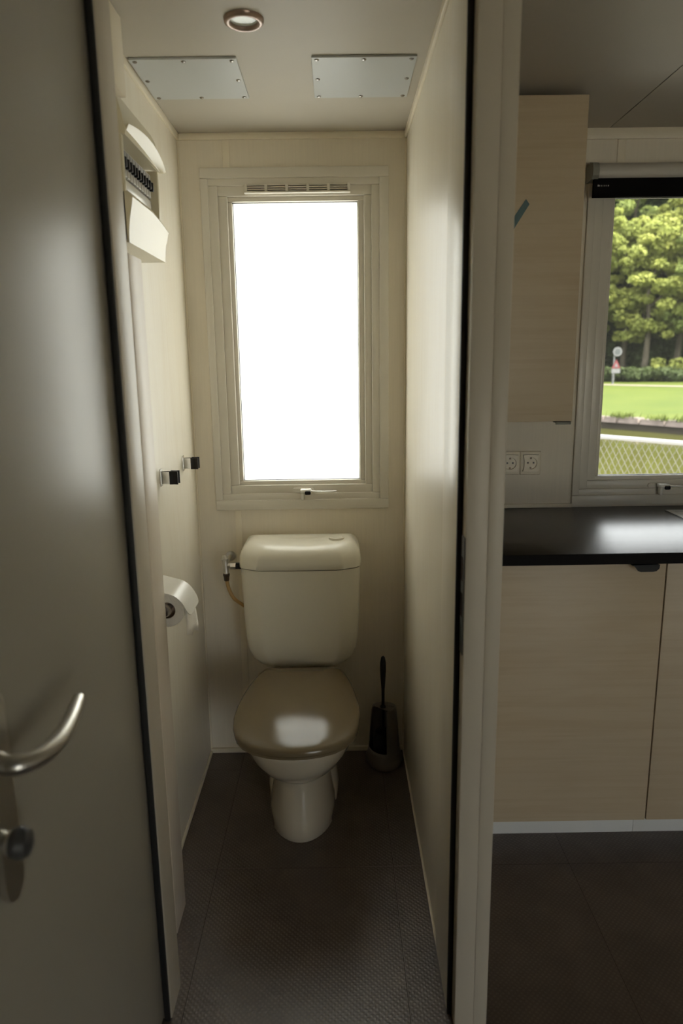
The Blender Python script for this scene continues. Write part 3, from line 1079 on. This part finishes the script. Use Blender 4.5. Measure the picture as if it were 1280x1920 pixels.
wc = thing('wall_cabinet', 'tall pale wood wall cabinet hanging left of the kitchen window', 'cabinet', (0.97, -0.17, 1.23))
bm = B()
box(bm, WX0, 1.153, -0.330, -0.001, 1.232, 2.078)
link('body', bm, M_KIT, wc)
bm = B()
box(bm, WX0, 1.1545, -0.350, -0.3315, 1.230, 2.0785, 0.0012)
d = link('door', bm, M_KIT, wc)
bm = B()
box(bm, 1.105, 1.149, -0.360, -0.335, 1.2265, 1.2298, 0.001)
box(bm, 1.105, 1.149, -0.360, -0.357, 1.222, 1.2298, 0.001)
link('handle', bm, M_CAPG, d)
tb = B()
prism(tb, [(0.948, 1.752), (0.957, 1.731), (1.0085, 1.812), (0.9985, 1.825)], 1, -0.3512, -0.3501)
tag(link('tape_strip', tb, M_TAPE), 'short teal strip of tape stuck slanting on the wall cabinet door', 'tape')

# double wall socket
sk = thing('wall_socket', 'cream double power socket on the wall above the worktop', 'socket', (1.10, 0, 1.06))
bm = B()
box(bm, 1.030, 1.1005, -0.009, 0, 1.022, 1.102, 0.004, 3)
box(bm, 1.1005, 1.171, -0.009, 0, 1.022, 1.102, 0.004, 3)
link('cover_frame', bm, M_TRIM, sk)
for cx in (1.0655, 1.1355):
    bm = B()
    pts = []
    hw, hh = 0.0265, 0.0275
    for sx, sz in ((-1, -1), (1, -1), (1, 1), (-1, 1)):
        pass
    for k in range(9):
        t = k / 8
        pts.append((cx - hw + 2 * hw * t, 1.062 - hh - 0.002 * math.sin(math.pi * t)))
    for k in range(1, 9):
        t = k / 8
        pts.append((cx + hw - 0.0045 * math.sin(math.pi * t), 1.062 - hh + 2 * hh * t))
    for k in range(1, 9):
        t = k / 8
        pts.append((cx + hw - 2 * hw * t, 1.062 + hh + 0.002 * math.sin(math.pi * t)))
    for k in range(1, 8):
        t = k / 8
        pts.append((cx - hw + 0.0045 * math.sin(math.pi * t), 1.062 + hh - 2 * hh * t))
    grow = [(cx + (x - cx) * 1.035, 1.062 + (z - 1.062) * 1.035) for x, z in pts]
    bm0 = B()
    prism(bm0, grow, 1, -0.0094, -0.0088)
    link('shadow_gap', bm0, mat('socket_gap', (0.16, 0.12, 0.08), 0.7), sk)
    # face plate ring around the round well
    nseg = len(pts)
    angs = [math.atan2(z - 1.062, x - cx) for x, z in pts]
    R0 = 0.0205
    o1 = [Vector((x, -0.0095, z)) for x, z in pts]
    o2 = [Vector((x, -0.0150, z)) for x, z in pts]
    i2 = [Vector((cx + R0 * math.cos(a), -0.0150, 1.062 + R0 * math.sin(a))) for a in angs]
    i3 = [Vector((cx + R0 * 0.97 * math.cos(a), 0.004, 1.062 + R0 * 0.97 * math.sin(a))) for a in angs]
    i4 = [Vector((cx + 0.002 * math.cos(a), 0.004, 1.062 + 0.002 * math.sin(a))) for a in angs]
    i3 = [Vector((q.x, -0.00945, q.z)) for q in i3]
    i4 = [Vector((q.x, -0.00945, q.z)) for q in i4]
    loft(bm, [o1, o2, i2, i3, i4], False, True)
    ins = link('socket_face', bm, M_TRIM, sk, 0.5)
    for s in (-1, 1):
        bm = B()
        cyl(bm, (cx + s * 0.0095, -0.0100, 1.063), (cx + s * 0.0095, -0.0092, 1.063), 0.0030, None, 12)
        link('pin_hole', bm, M_BLACK, ins)
        bm = B()
        box(bm, cx - 0.003, cx + 0.003, -0.0106, -0.0092, 1.062 + s * 0.0165 - 0.003, 1.062 + s * 0.0165 + 0.003, 0.0005, 1)
        link('earth_clip', bm, mat('earth_metal', (0.12, 0.08, 0.05), 0.4, metal=0.5), ins)

# roller blind over the kitchen window
rb = thing('roller_blind', 'rolled-up black blind in pale cassette above the kitchen window', 'blind', (1.575, -0.03, 1.89))
bm = B()
pr = [(-0.010, 1.944), (-0.010, 1.990), (-0.040, 1.990), (-0.058, 1.983), (-0.066, 1.968), (-0.064, 1.952), (-0.056, 1.944)]
prism(bm, pr, 0, 1.292, 1.865)
link('cassette', bm, M_CASS, rb, 0.9)
for x0, x1 in ((1.272, 1.2915), (1.8655, 1.885)):
    bm = B()
    pr2 = [(-0.003, 1.940), (-0.003, 1.986), (-0.038, 1.9935), (-0.060, 1.987), (-0.069, 1.968), (-0.067, 1.950), (-0.058, 1.941)]
    prism(bm, pr2, 0, x0, x1)
    link('end_cap', bm, M_CAPG, rb, 0.6)
bm = B()
box(bm, 1.279, 1.878, -0.058, -0.046, 1.889, 1.9435, 0.001, 1)
fab = link('bottom_rail', bm, M_BLIND, rb)
bm = B()
for k, (w_, h_) in enumerate(((0.006, 0.005), (0.003, 0.004), (0.003, 0.004), (0.0025, 0.004), (0.003, 0.004), (0.0022, 0.004), (0.0045, 0.004))):
    x = 1.291 + 0.0052 * k
    box(bm, x, x + w_ * 0.75, -0.0585, -0.0579, 1.920, 1.920 + h_)
pm = link('printed_mark', bm, M_MARK, fab)
pm['label'] = 'tiny pale printed mark'

# stainless sink let into the worktop, mostly outside the picture
sk = thing('sink', 'stainless inset sink whose corner shows at the right picture edge', 'sink', (1.85, -0.3, 0.907))
bm = B()
rect = lambda a, b_, c, d, z: [Vector((a, c, z)), Vector((b_, c, z)), Vector((b_, d, z)), Vector((a, d, z))]
loft(bm, [rect(1.566, 2.20, -0.52, -0.088, 0.9072), rect(1.566, 2.20, -0.52, -0.088, 0.9105), rect(1.580, 2.186, -0.506, -0.102, 0.9115),
          rect(1.592, 2.174, -0.494, -0.114, 0.9085)], False, True)
link('rim', bm, M_STEEL, sk, 0.2)
bm = B()
loft(bm, [rect(1.66, 2.02, -0.45, -0.16, 0.9092), rect(1.67, 2.01, -0.44, -0.17, 0.9088)], False, True)
link('bowl', bm, mat('steel_bowl', (0.35, 0.35, 0.35), 0.3, metal=1.0), sk)

# ------------------------------------------------------------------ outdoors
random.seed(7)
GZ = -0.75        # lawn and yard level
WZ = -1.15        # canal water level
M_GRASS = mat('lawn_grass', (0.058, 0.073, 0.0105), 0.9, var=0.4, vscale=(0.5, 0.5, 0.5), col2=(0.043, 0.060, 0.008), spec=0.1)
M_STONE = mat('bank_stone', (0.15, 0.12, 0.105), 0.8, var=0.3, vscale=(3, 3, 3), spec=0.2)
M_WATER = mat('canal_water', (0.050, 0.050, 0.012), 0.08, spec=0.5, bump=0.25, bscale=(1.2, 5, 1))
M_PATH = mat('gravel_path', (0.15, 0.13, 0.10), 0.9, spec=0.1)
M_YARD = mat('yard_paving', (0.44, 0.42, 0.37), 0.9, spec=0.1)
M_RAIL = mat('galvanised_rail', (0.20, 0.20, 0.20), 0.5)
M_WIRE = mat('galvanised_wire', (0.10, 0.095, 0.085), 0.5)

# far bank line from two photo points on the lawn level
A = pix(1135, 783, 2, GZ)
Bk = pix(1280, 793, 2, GZ)
bd = (Bk - A); bd.z = 0; bd.normalize()
bn = Vector((-bd.y, bd.x, 0))           # pointing away from the viewer
if bn.y < 0:
    bn = -bn
def bank(s, t, z):
    p = A + bd * s + bn * t
    return Vector((p.x, p.y, z))

bm = B()
for q in ([bank(-140, 0.3, GZ), bank(140, 0.3, GZ), bank(140, 260, GZ), bank(-140, 260, GZ)],):
    bm.faces.new([bm.verts.new(p) for p in q])
struct('lawn', bm, M_GRASS, 'bright green lawn across the canal', 'lawn')
bm = B()
bm.faces.new([bm.verts.new(p) for p in (bank(-140, 1.0, WZ), bank(140, 1.0, WZ), bank(140, -60, WZ), bank(-140, -60, WZ))])
struct('canal', bm, M_WATER, 'still green canal water between fence and lawn', 'water')
bm = B()
box(bm, -30, 30, -30, 5.0, -1.6, GZ)
yard = struct('yard', bm, M_YARD, 'paved ground around the home on this side of the canal', 'ground')
emb = thing('embankment', 'low stone edge of the lawn along the canal', 'bank', tuple(bank(0, 0, WZ)), kind='structure')
bm = B()
loft(bm, [[bank(-60, 0.05, WZ - 0.3), bank(60, 0.05, WZ - 0.3), bank(60, 0.5, WZ - 0.3), bank(-60, 0.5, WZ - 0.3)],
          [bank(-60, 0.12, GZ - 0.02), bank(60, 0.12, GZ - 0.02), bank(60, 0.5, GZ - 0.02), bank(-60, 0.5, GZ - 0.02)]])
link('backing', bm, mat('bank_earth', (0.03, 0.025, 0.018), 0.9, spec=0.1), emb)
s = -14.0
while s < 14.0:
    ln = random.uniform(0.55, 1.1)
    bm = B()
    hh = random.uniform(0.16, 0.24)
    t0 = random.uniform(-0.08, 0.02)
    loft(bm, [[bank(s, t0, GZ - 0.16), bank(s + ln - 0.05, t0, GZ - 0.16), bank(s + ln - 0.05, 0.45, GZ - 0.16), bank(s, 0.45, GZ - 0.16)],
              [bank(s + 0.05, t0 + 0.05, GZ - 0.16 + hh), bank(s + ln - 0.1, t0 + 0.05, GZ - 0.16 + hh), bank(s + ln - 0.1, 0.4, GZ - 0.16 + hh), bank(s + 0.05, 0.4, GZ - 0.16 + hh)]])
    link('stone', bm, M_STONE, emb)
    s += ln
# tufts of grass hanging over the stones
bm = B()
for k in range(70):
    s0 = random.uniform(-14, 14)
    for j in range(26):
        a = bank(s0 + random.gauss(0, 0.25), random.uniform(-0.05, 0.35), GZ + 0.02)
        tip = a + Vector((random.gauss(0, 0.12), random.gauss(-0.05, 0.1), random.uniform(0.1, 0.3)))
        wv = Vector((0.025, 0.01, 0))
        bm.faces.new([bm.verts.new(a - wv), bm.verts.new(a + wv), bm.verts.new(tip)])
tag(link('grass_tufts', bm, M_GRASS), 'ragged grass tufts growing over the stone canal edge', 'grass', kind='stuff')
# pale path at the far side of the lawn
P1 = pix(1150, 722, 2, GZ)
dist_path = (P1 - A).dot(bn)
bm = B()
bm.faces.new([bm.verts.new(p) for p in (bank(-140, dist_path - 1, GZ + 0.02), bank(140, dist_path - 1, GZ + 0.02), bank(140, dist_path + 1.2, GZ + 0.02), bank(-140, dist_path + 1.2, GZ + 0.02))])
struct('path', bm, M_PATH, 'pale path at the far side of the lawn', 'path')

# fence on this side of the water
FZ = 0.70
f0 = pix(1130, 819, 2, FZ)
f1 = pix(1280, 831, 2, FZ)
fd = (f1 - f0).normalized()
fA, fB = f0 - fd * 2.5, f0 + fd * 4.0
if fA.y > 4.6:
    fA = f0 - fd * ((4.6 - f0.y) / -fd.y if fd.y < 0 else 1)
fn = thing('mesh_fence', 'low wire mesh fence with pale top rail outside the kitchen window', 'fence', tuple(Vector((f0.x, f0.y, GZ))))
bm = B()
cyl(bm, fA, fB, 0.021, None, 14)
link('top_rail', bm, M_RAIL, fn)
L = (fB - fA).length
for k in range(3):
    p = fA + (fB - fA) * (0.02 + 0.48 * k)
    bm = B()
    cyl(bm, Vector((p.x, p.y, GZ)), Vector((p.x, p.y, FZ)), 0.021, None, 12)
    link('post', bm, M_RAIL, fn)
bm = B()
hgt = FZ - GZ - 0.1
sp_ = 0.062
run = hgt / 1.7
hd_ = Vector((fd.x, fd.y, 0)).normalized()
def on_panel(t_, z_):
    return Vector((fA.x, fA.y, GZ + 0.08)) + hd_ * t_ + Vector((0, 0, z_))
for k in range(int((L + run) / sp_)):
    for sgn in (1, -1):
        a0 = k * sp_ - (run if sgn == 1 else 0)
        lo_, hi_ = 0.0, 1.0            # part of the wire that lies inside the panel
        for lim in (0.0, L):
            u_ = (lim - a0) / (run * sgn)
            ins_lo = 0 <= a0 <= L
            if 0 < u_ < 1:
                if (a0 < lim) == (sgn == 1) and not ins_lo:
                    lo_ = max(lo_, u_)
                elif ins_lo:
                    hi_ = min(hi_, u_)
        mid = a0 + run * sgn * (lo_ + hi_) / 2
        if not 0 <= mid <= L:
            continue
        cyl(bm, on_panel(a0 + run * sgn * lo_, hgt * lo_), on_panel(a0 + run * sgn * hi_, hgt * hi_), 0.0024, None, 4)
mesh_o = link('wire_mesh', bm, M_WIRE, fn)
mesh_o['kind'] = 'stuff'

# navigation sign on the lawn
sp0 = pix(1148, 720, 2, GZ)
sg = thing('sign_post', 'black and white banded post with red triangle and round sign across the lawn', 'sign', tuple(sp0))
sc = (sp0 - CAM).dot(fwd) / F_PX       # metres per photo pixel at the post
M_SW = mat('sign_white', (0.10, 0.10, 0.10), 0.7)
M_SR = mat('sign_red', (0.11, 0.010, 0.014), 0.7)
M_SG = mat('sign_grey', (0.035, 0.04, 0.04), 0.6)
hb = 10 * sc
for k in range(8):
    bm = B()
    cyl(bm, sp0 + Vector((0, 0, k * 3.6 * sc)), sp0 + Vector((0, 0, (k + 1) * 3.6 * sc)), 1.9 * sc, None, 12)
    link('post_band', bm, M_SW if k % 2 == 0 else M_DGREY, sg)
bm = B()
cyl(bm, sp0 + Vector((0, 0, 28.8 * sc)), sp0 + Vector((0, 0, 55 * sc)), 1.3 * sc, None, 12)
link('pole', bm, M_SW, sg)
def flat(poly, y, th_, m, nm, par):
    bm = B()
    prism(bm, poly, 1, y - th_, y)
    return link(nm, bm, m, par)
tx = sp0.x + 3.5 * sc
fy = sp0.y - 2.0 * sc
flat([(tx - 8 * sc, sp0.z + 20 * sc), (tx + 8 * sc, sp0.z + 20 * sc), (tx + 8 * sc, sp0.z + 28 * sc), (tx - 8 * sc, sp0.z + 28 * sc)], fy, 0.03, M_SW, 'name_plate', sg)
tri = flat([(tx - 8 * sc, sp0.z + 29 * sc), (tx + 8 * sc, sp0.z + 29 * sc), (tx, sp0.z + 45 * sc)], fy, 0.03, M_SR, 'warning_triangle', sg)
flat([(tx - 3.4 * sc, sp0.z + 31.5 * sc), (tx + 3.4 * sc, sp0.z + 31.5 * sc), (tx, sp0.z + 38.5 * sc)], fy - 0.035, 0.01, M_SW, 'triangle_field', tri)
bm = B()
lathe(bm, [(0.001, -0.05), (8.2 * sc, -0.05), (8.2 * sc, 0.0)], (tx + 1 * sc, fy, sp0.z + 59 * sc), (0, 1, 0), 24)
ds = link('round_sign', bm, M_SW, sg)
bm = B()
lathe(bm, [(0.001, -0.06), (5.8 * sc, -0.06), (5.8 * sc, -0.04)], (tx + 1 * sc, fy, sp0.z + 59 * sc), (0, 1, 0), 24)
link('dark_field', bm, M_SG, ds)

# trees and shrubs at the far side
def leaf_mat(name, c1, c2):
    """leaf surface that reflects and lets part of the daylight through"""
    m = mat(name, c1, 0.6, spec=0.15, var=0.5, vscale=(0.5, 0.5, 0.5), col2=c2)
    nt = m.node_tree
    b = nt.nodes['Principled BSDF']
    tr = nt.nodes.new('ShaderNodeBsdfTranslucent')
    mx = nt.nodes.new('ShaderNodeMixShader')
    mx.inputs[0].default_value = 0.45
    src = b.inputs['Base Color'].links[0].from_socket
    nt.links.new(src, tr.inputs['Color'])
    nt.links.new(b.outputs[0], mx.inputs[1])
    nt.links.new(tr.outputs[0], mx.inputs[2])
    nt.links.new(mx.outputs[0], nt.nodes['Material Output'].inputs['Surface'])
    return m
L_Y = leaf_mat('leaf_yellow_green', (0.30, 0.315, 0.080), (0.22, 0.25, 0.062))
L_M = leaf_mat('leaf_mid_green', (0.21, 0.25, 0.070), (0.15, 0.185, 0.052))
L_D = leaf_mat('leaf_dark_green', (0.075, 0.098, 0.036), (0.046, 0.064, 0.024))
M_BARK = mat('tree_bark', (0.10, 0.085, 0.06), 0.9, spec=0.1, var=0.4, vscale=(2, 2, 1))

def leaves(name, blobs, per, size, m, parent, rnd, kind=True):
    vs, fs = [], []
    for (c, r) in blobs:
        for k in range(per):
            d = Vector((rnd.gauss(0, 1), rnd.gauss(0, 1), rnd.gauss(0, 1))).normalized()
            q = c + Vector((d.x * r.x, d.y * r.y, d.z * r.z)) * (rnd.random() ** 0.28)
            nrm = (d * 0.7 + Vector((rnd.gauss(0, .5), rnd.gauss(0, .5), rnd.gauss(0.5, .5)))).normalized()
            u, v_ = frame_of(nrm)
            a = rnd.random() * 6.28
            e1 = (u * math.cos(a) + v_ * math.sin(a)) * size * rnd.uniform(0.6, 1.2)
            e2 = (v_ * math.cos(a) - u * math.sin(a)) * size * rnd.uniform(0.4, 0.8)
            i = len(vs)
            vs += [q - e1, q - e2 + nrm * size * 0.1, q + e1, q + e2 + nrm * size * 0.1]
            fs.append((i, i + 1, i + 2, i + 3))
    me = bpy.data.meshes.new(name)
    me.from_pydata(vs, [], fs)
    me.materials.append(m)
    o = bpy.data.objects.new(name, me)
    C.objects.link(o)
    attach(o, parent)
    o['kind'] = 'stuff'
    return o

def tree(pos, h, rad, m, label, seed, low=0.22):
    rnd = random.Random(seed)
    t = thing('tree', label, 'tree', tuple(pos), 'trees beyond the lawn')
    bm = B()
    pts = [pos + Vector((0, 0, -0.2)), pos + Vector((rnd.gauss(0, .2), 0, h * 0.3)), pos + Vector((rnd.gauss(0, .4), 0, h * 0.6)), pos + Vector((0, 0, h * 0.85))]
    tube(bm, smooth_path(pts, 4), [0.34 * (1 - 0.85 * k / 12) for k in range(13)], 10)
    tr = link('trunk', bm, M_BARK, t)
    for k in range(6):
        z = h * rnd.uniform(0.3, 0.7)
        a = rnd.random() * 6.28
        e = pos + Vector((math.cos(a) * rad * 0.7, math.sin(a) * rad * 0.7, z + h * 0.16))
        s_ = pos + Vector((0, 0, z))
        bm = B()
        tube(bm, [s_, (s_ + e) / 2 + Vector((0, 0, 0.2)), e], [0.13, 0.09, 0.03], 7)
        link('branch', bm, M_BARK, tr)
    blobs = []
    for k in range(130 if m != L_D else 90):
        f = rnd.random()
        z = h * (low + (1 - low) * f)
        prof = math.sin(math.pi * (0.12 + 0.80 * f)) ** 0.7
        a = rnd.random() * 6.28
        rr_ = rad * prof * math.sqrt(rnd.random())
        c = pos + Vector((math.cos(a) * rr_, math.sin(a) * rr_, z))
        s_ = rad * (rnd.uniform(0.11, 0.22) if m != L_D else rnd.uniform(0.22, 0.36))
        blobs.append((c, Vector((s_, s_, s_ * 0.62))))
    leaves('crown', blobs, 95 if m != L_D else 190, 0.25 if m != L_D else 0.55, m, t, rnd)
    return t

def tpos(px, extra):
    """point beyond the lawn on the ray direction of a photo column"""
    p = pix(px, 700, 1, 10)
    d = Vector((p.x - CAM.x, p.y - CAM.y, 0)).normalized()
    D0 = (P1 - CAM); D0.z = 0
    return Vector((CAM.x, CAM.y, GZ)) + d * (D0.length + extra)

TREES = [(1010, 9, 19, 5.0, L_M, 'mid green tree beyond the lawn, hidden behind the wall cabinet'),
         (1100, 7, 17, 4.6, L_Y, 'yellow-green tree beyond the lawn behind the window casing'),
         (1165, 12, 24, 4.8, L_M, 'tall mid green tree rising behind the yellow-green ones'),
         (1205, 6, 15.5, 4.6, L_Y, 'bright yellow-green tree in the middle of the kitchen window view'),
         (1262, 9, 19, 4.4, L_Y, 'bright yellow-green tree at the right edge of the window view'),
         (1320, 6, 16, 4.6, L_M, 'mid green tree just beyond the right edge of the view'),
         (1400, 8, 18, 5.0, L_Y, 'yellow-green tree well to the right beyond the lawn'),
         (1480, 8, 18, 5.0, L_M, 'mid green tree furthest right beyond the lawn'),
         (900, 9, 18, 5.0, L_Y, 'yellow-green tree to the left of the view beyond the lawn'),
         (780, 9, 18, 5.0, L_M, 'mid green tree furthest left beyond the lawn'),
         (1130, 18, 21, 5.5, L_D, 'dark green tree deep in the wood behind the sign post'),
         (1230, 18, 22, 5.5, L_D, 'dark green tree deep in the wood behind the middle trees'),
         (1180, 23, 25, 6.0, L_D, 'tall dark green tree furthest back in the wood, left of centre'),
         (1285, 23, 26, 6.0, L_D, 'tall dark green tree furthest back in the wood, right of centre'),
         (1330, 18, 22, 5.5, L_D, 'dark green tree deep in the wood behind the right trees')]
for i, (px, ex, h, r_, m, lab) in enumerate(TREES):
    tree(tpos(px, ex + (7 if m != L_D else 5)), h, r_, m, lab, 100 + i, 0.27 if m != L_D else 0.0)
rnd = random.Random(5)
SHRUBS = [(1100, 'dark shrub at the foot of the wood behind the window casing'), (1150, 'dark low shrub just behind the sign post'),
          (1185, 'dark green shrub under the trees right of the sign post'), (1215, 'dark green shrub under the middle trees'),
          (1245, 'dark green shrub under the trees near the right edge'), (1275, 'lighter round bush at the right edge of the lawn'),
          (1320, 'dark shrub just beyond the right picture edge'), (1050, 'dark shrub behind the wall cabinet')]
for i, (px, lab) in enumerate(SHRUBS):
    p = tpos(px, 9.0 + (i % 3))
    t = thing('shrub', lab, 'shrub', tuple(p), 'shrubs along the wood edge')
    bl = []
    light = 'lighter' in lab
    for k in range(14):
        bl.append((p + Vector((rnd.gauss(0, 1.2), rnd.gauss(0, 0.6), rnd.uniform(0.2, 2.3 if light else 1.0))), Vector((0.75, 0.75, 0.5))))
    leaves('foliage', bl, 150, 0.2, L_Y if light else L_D, t, rnd)
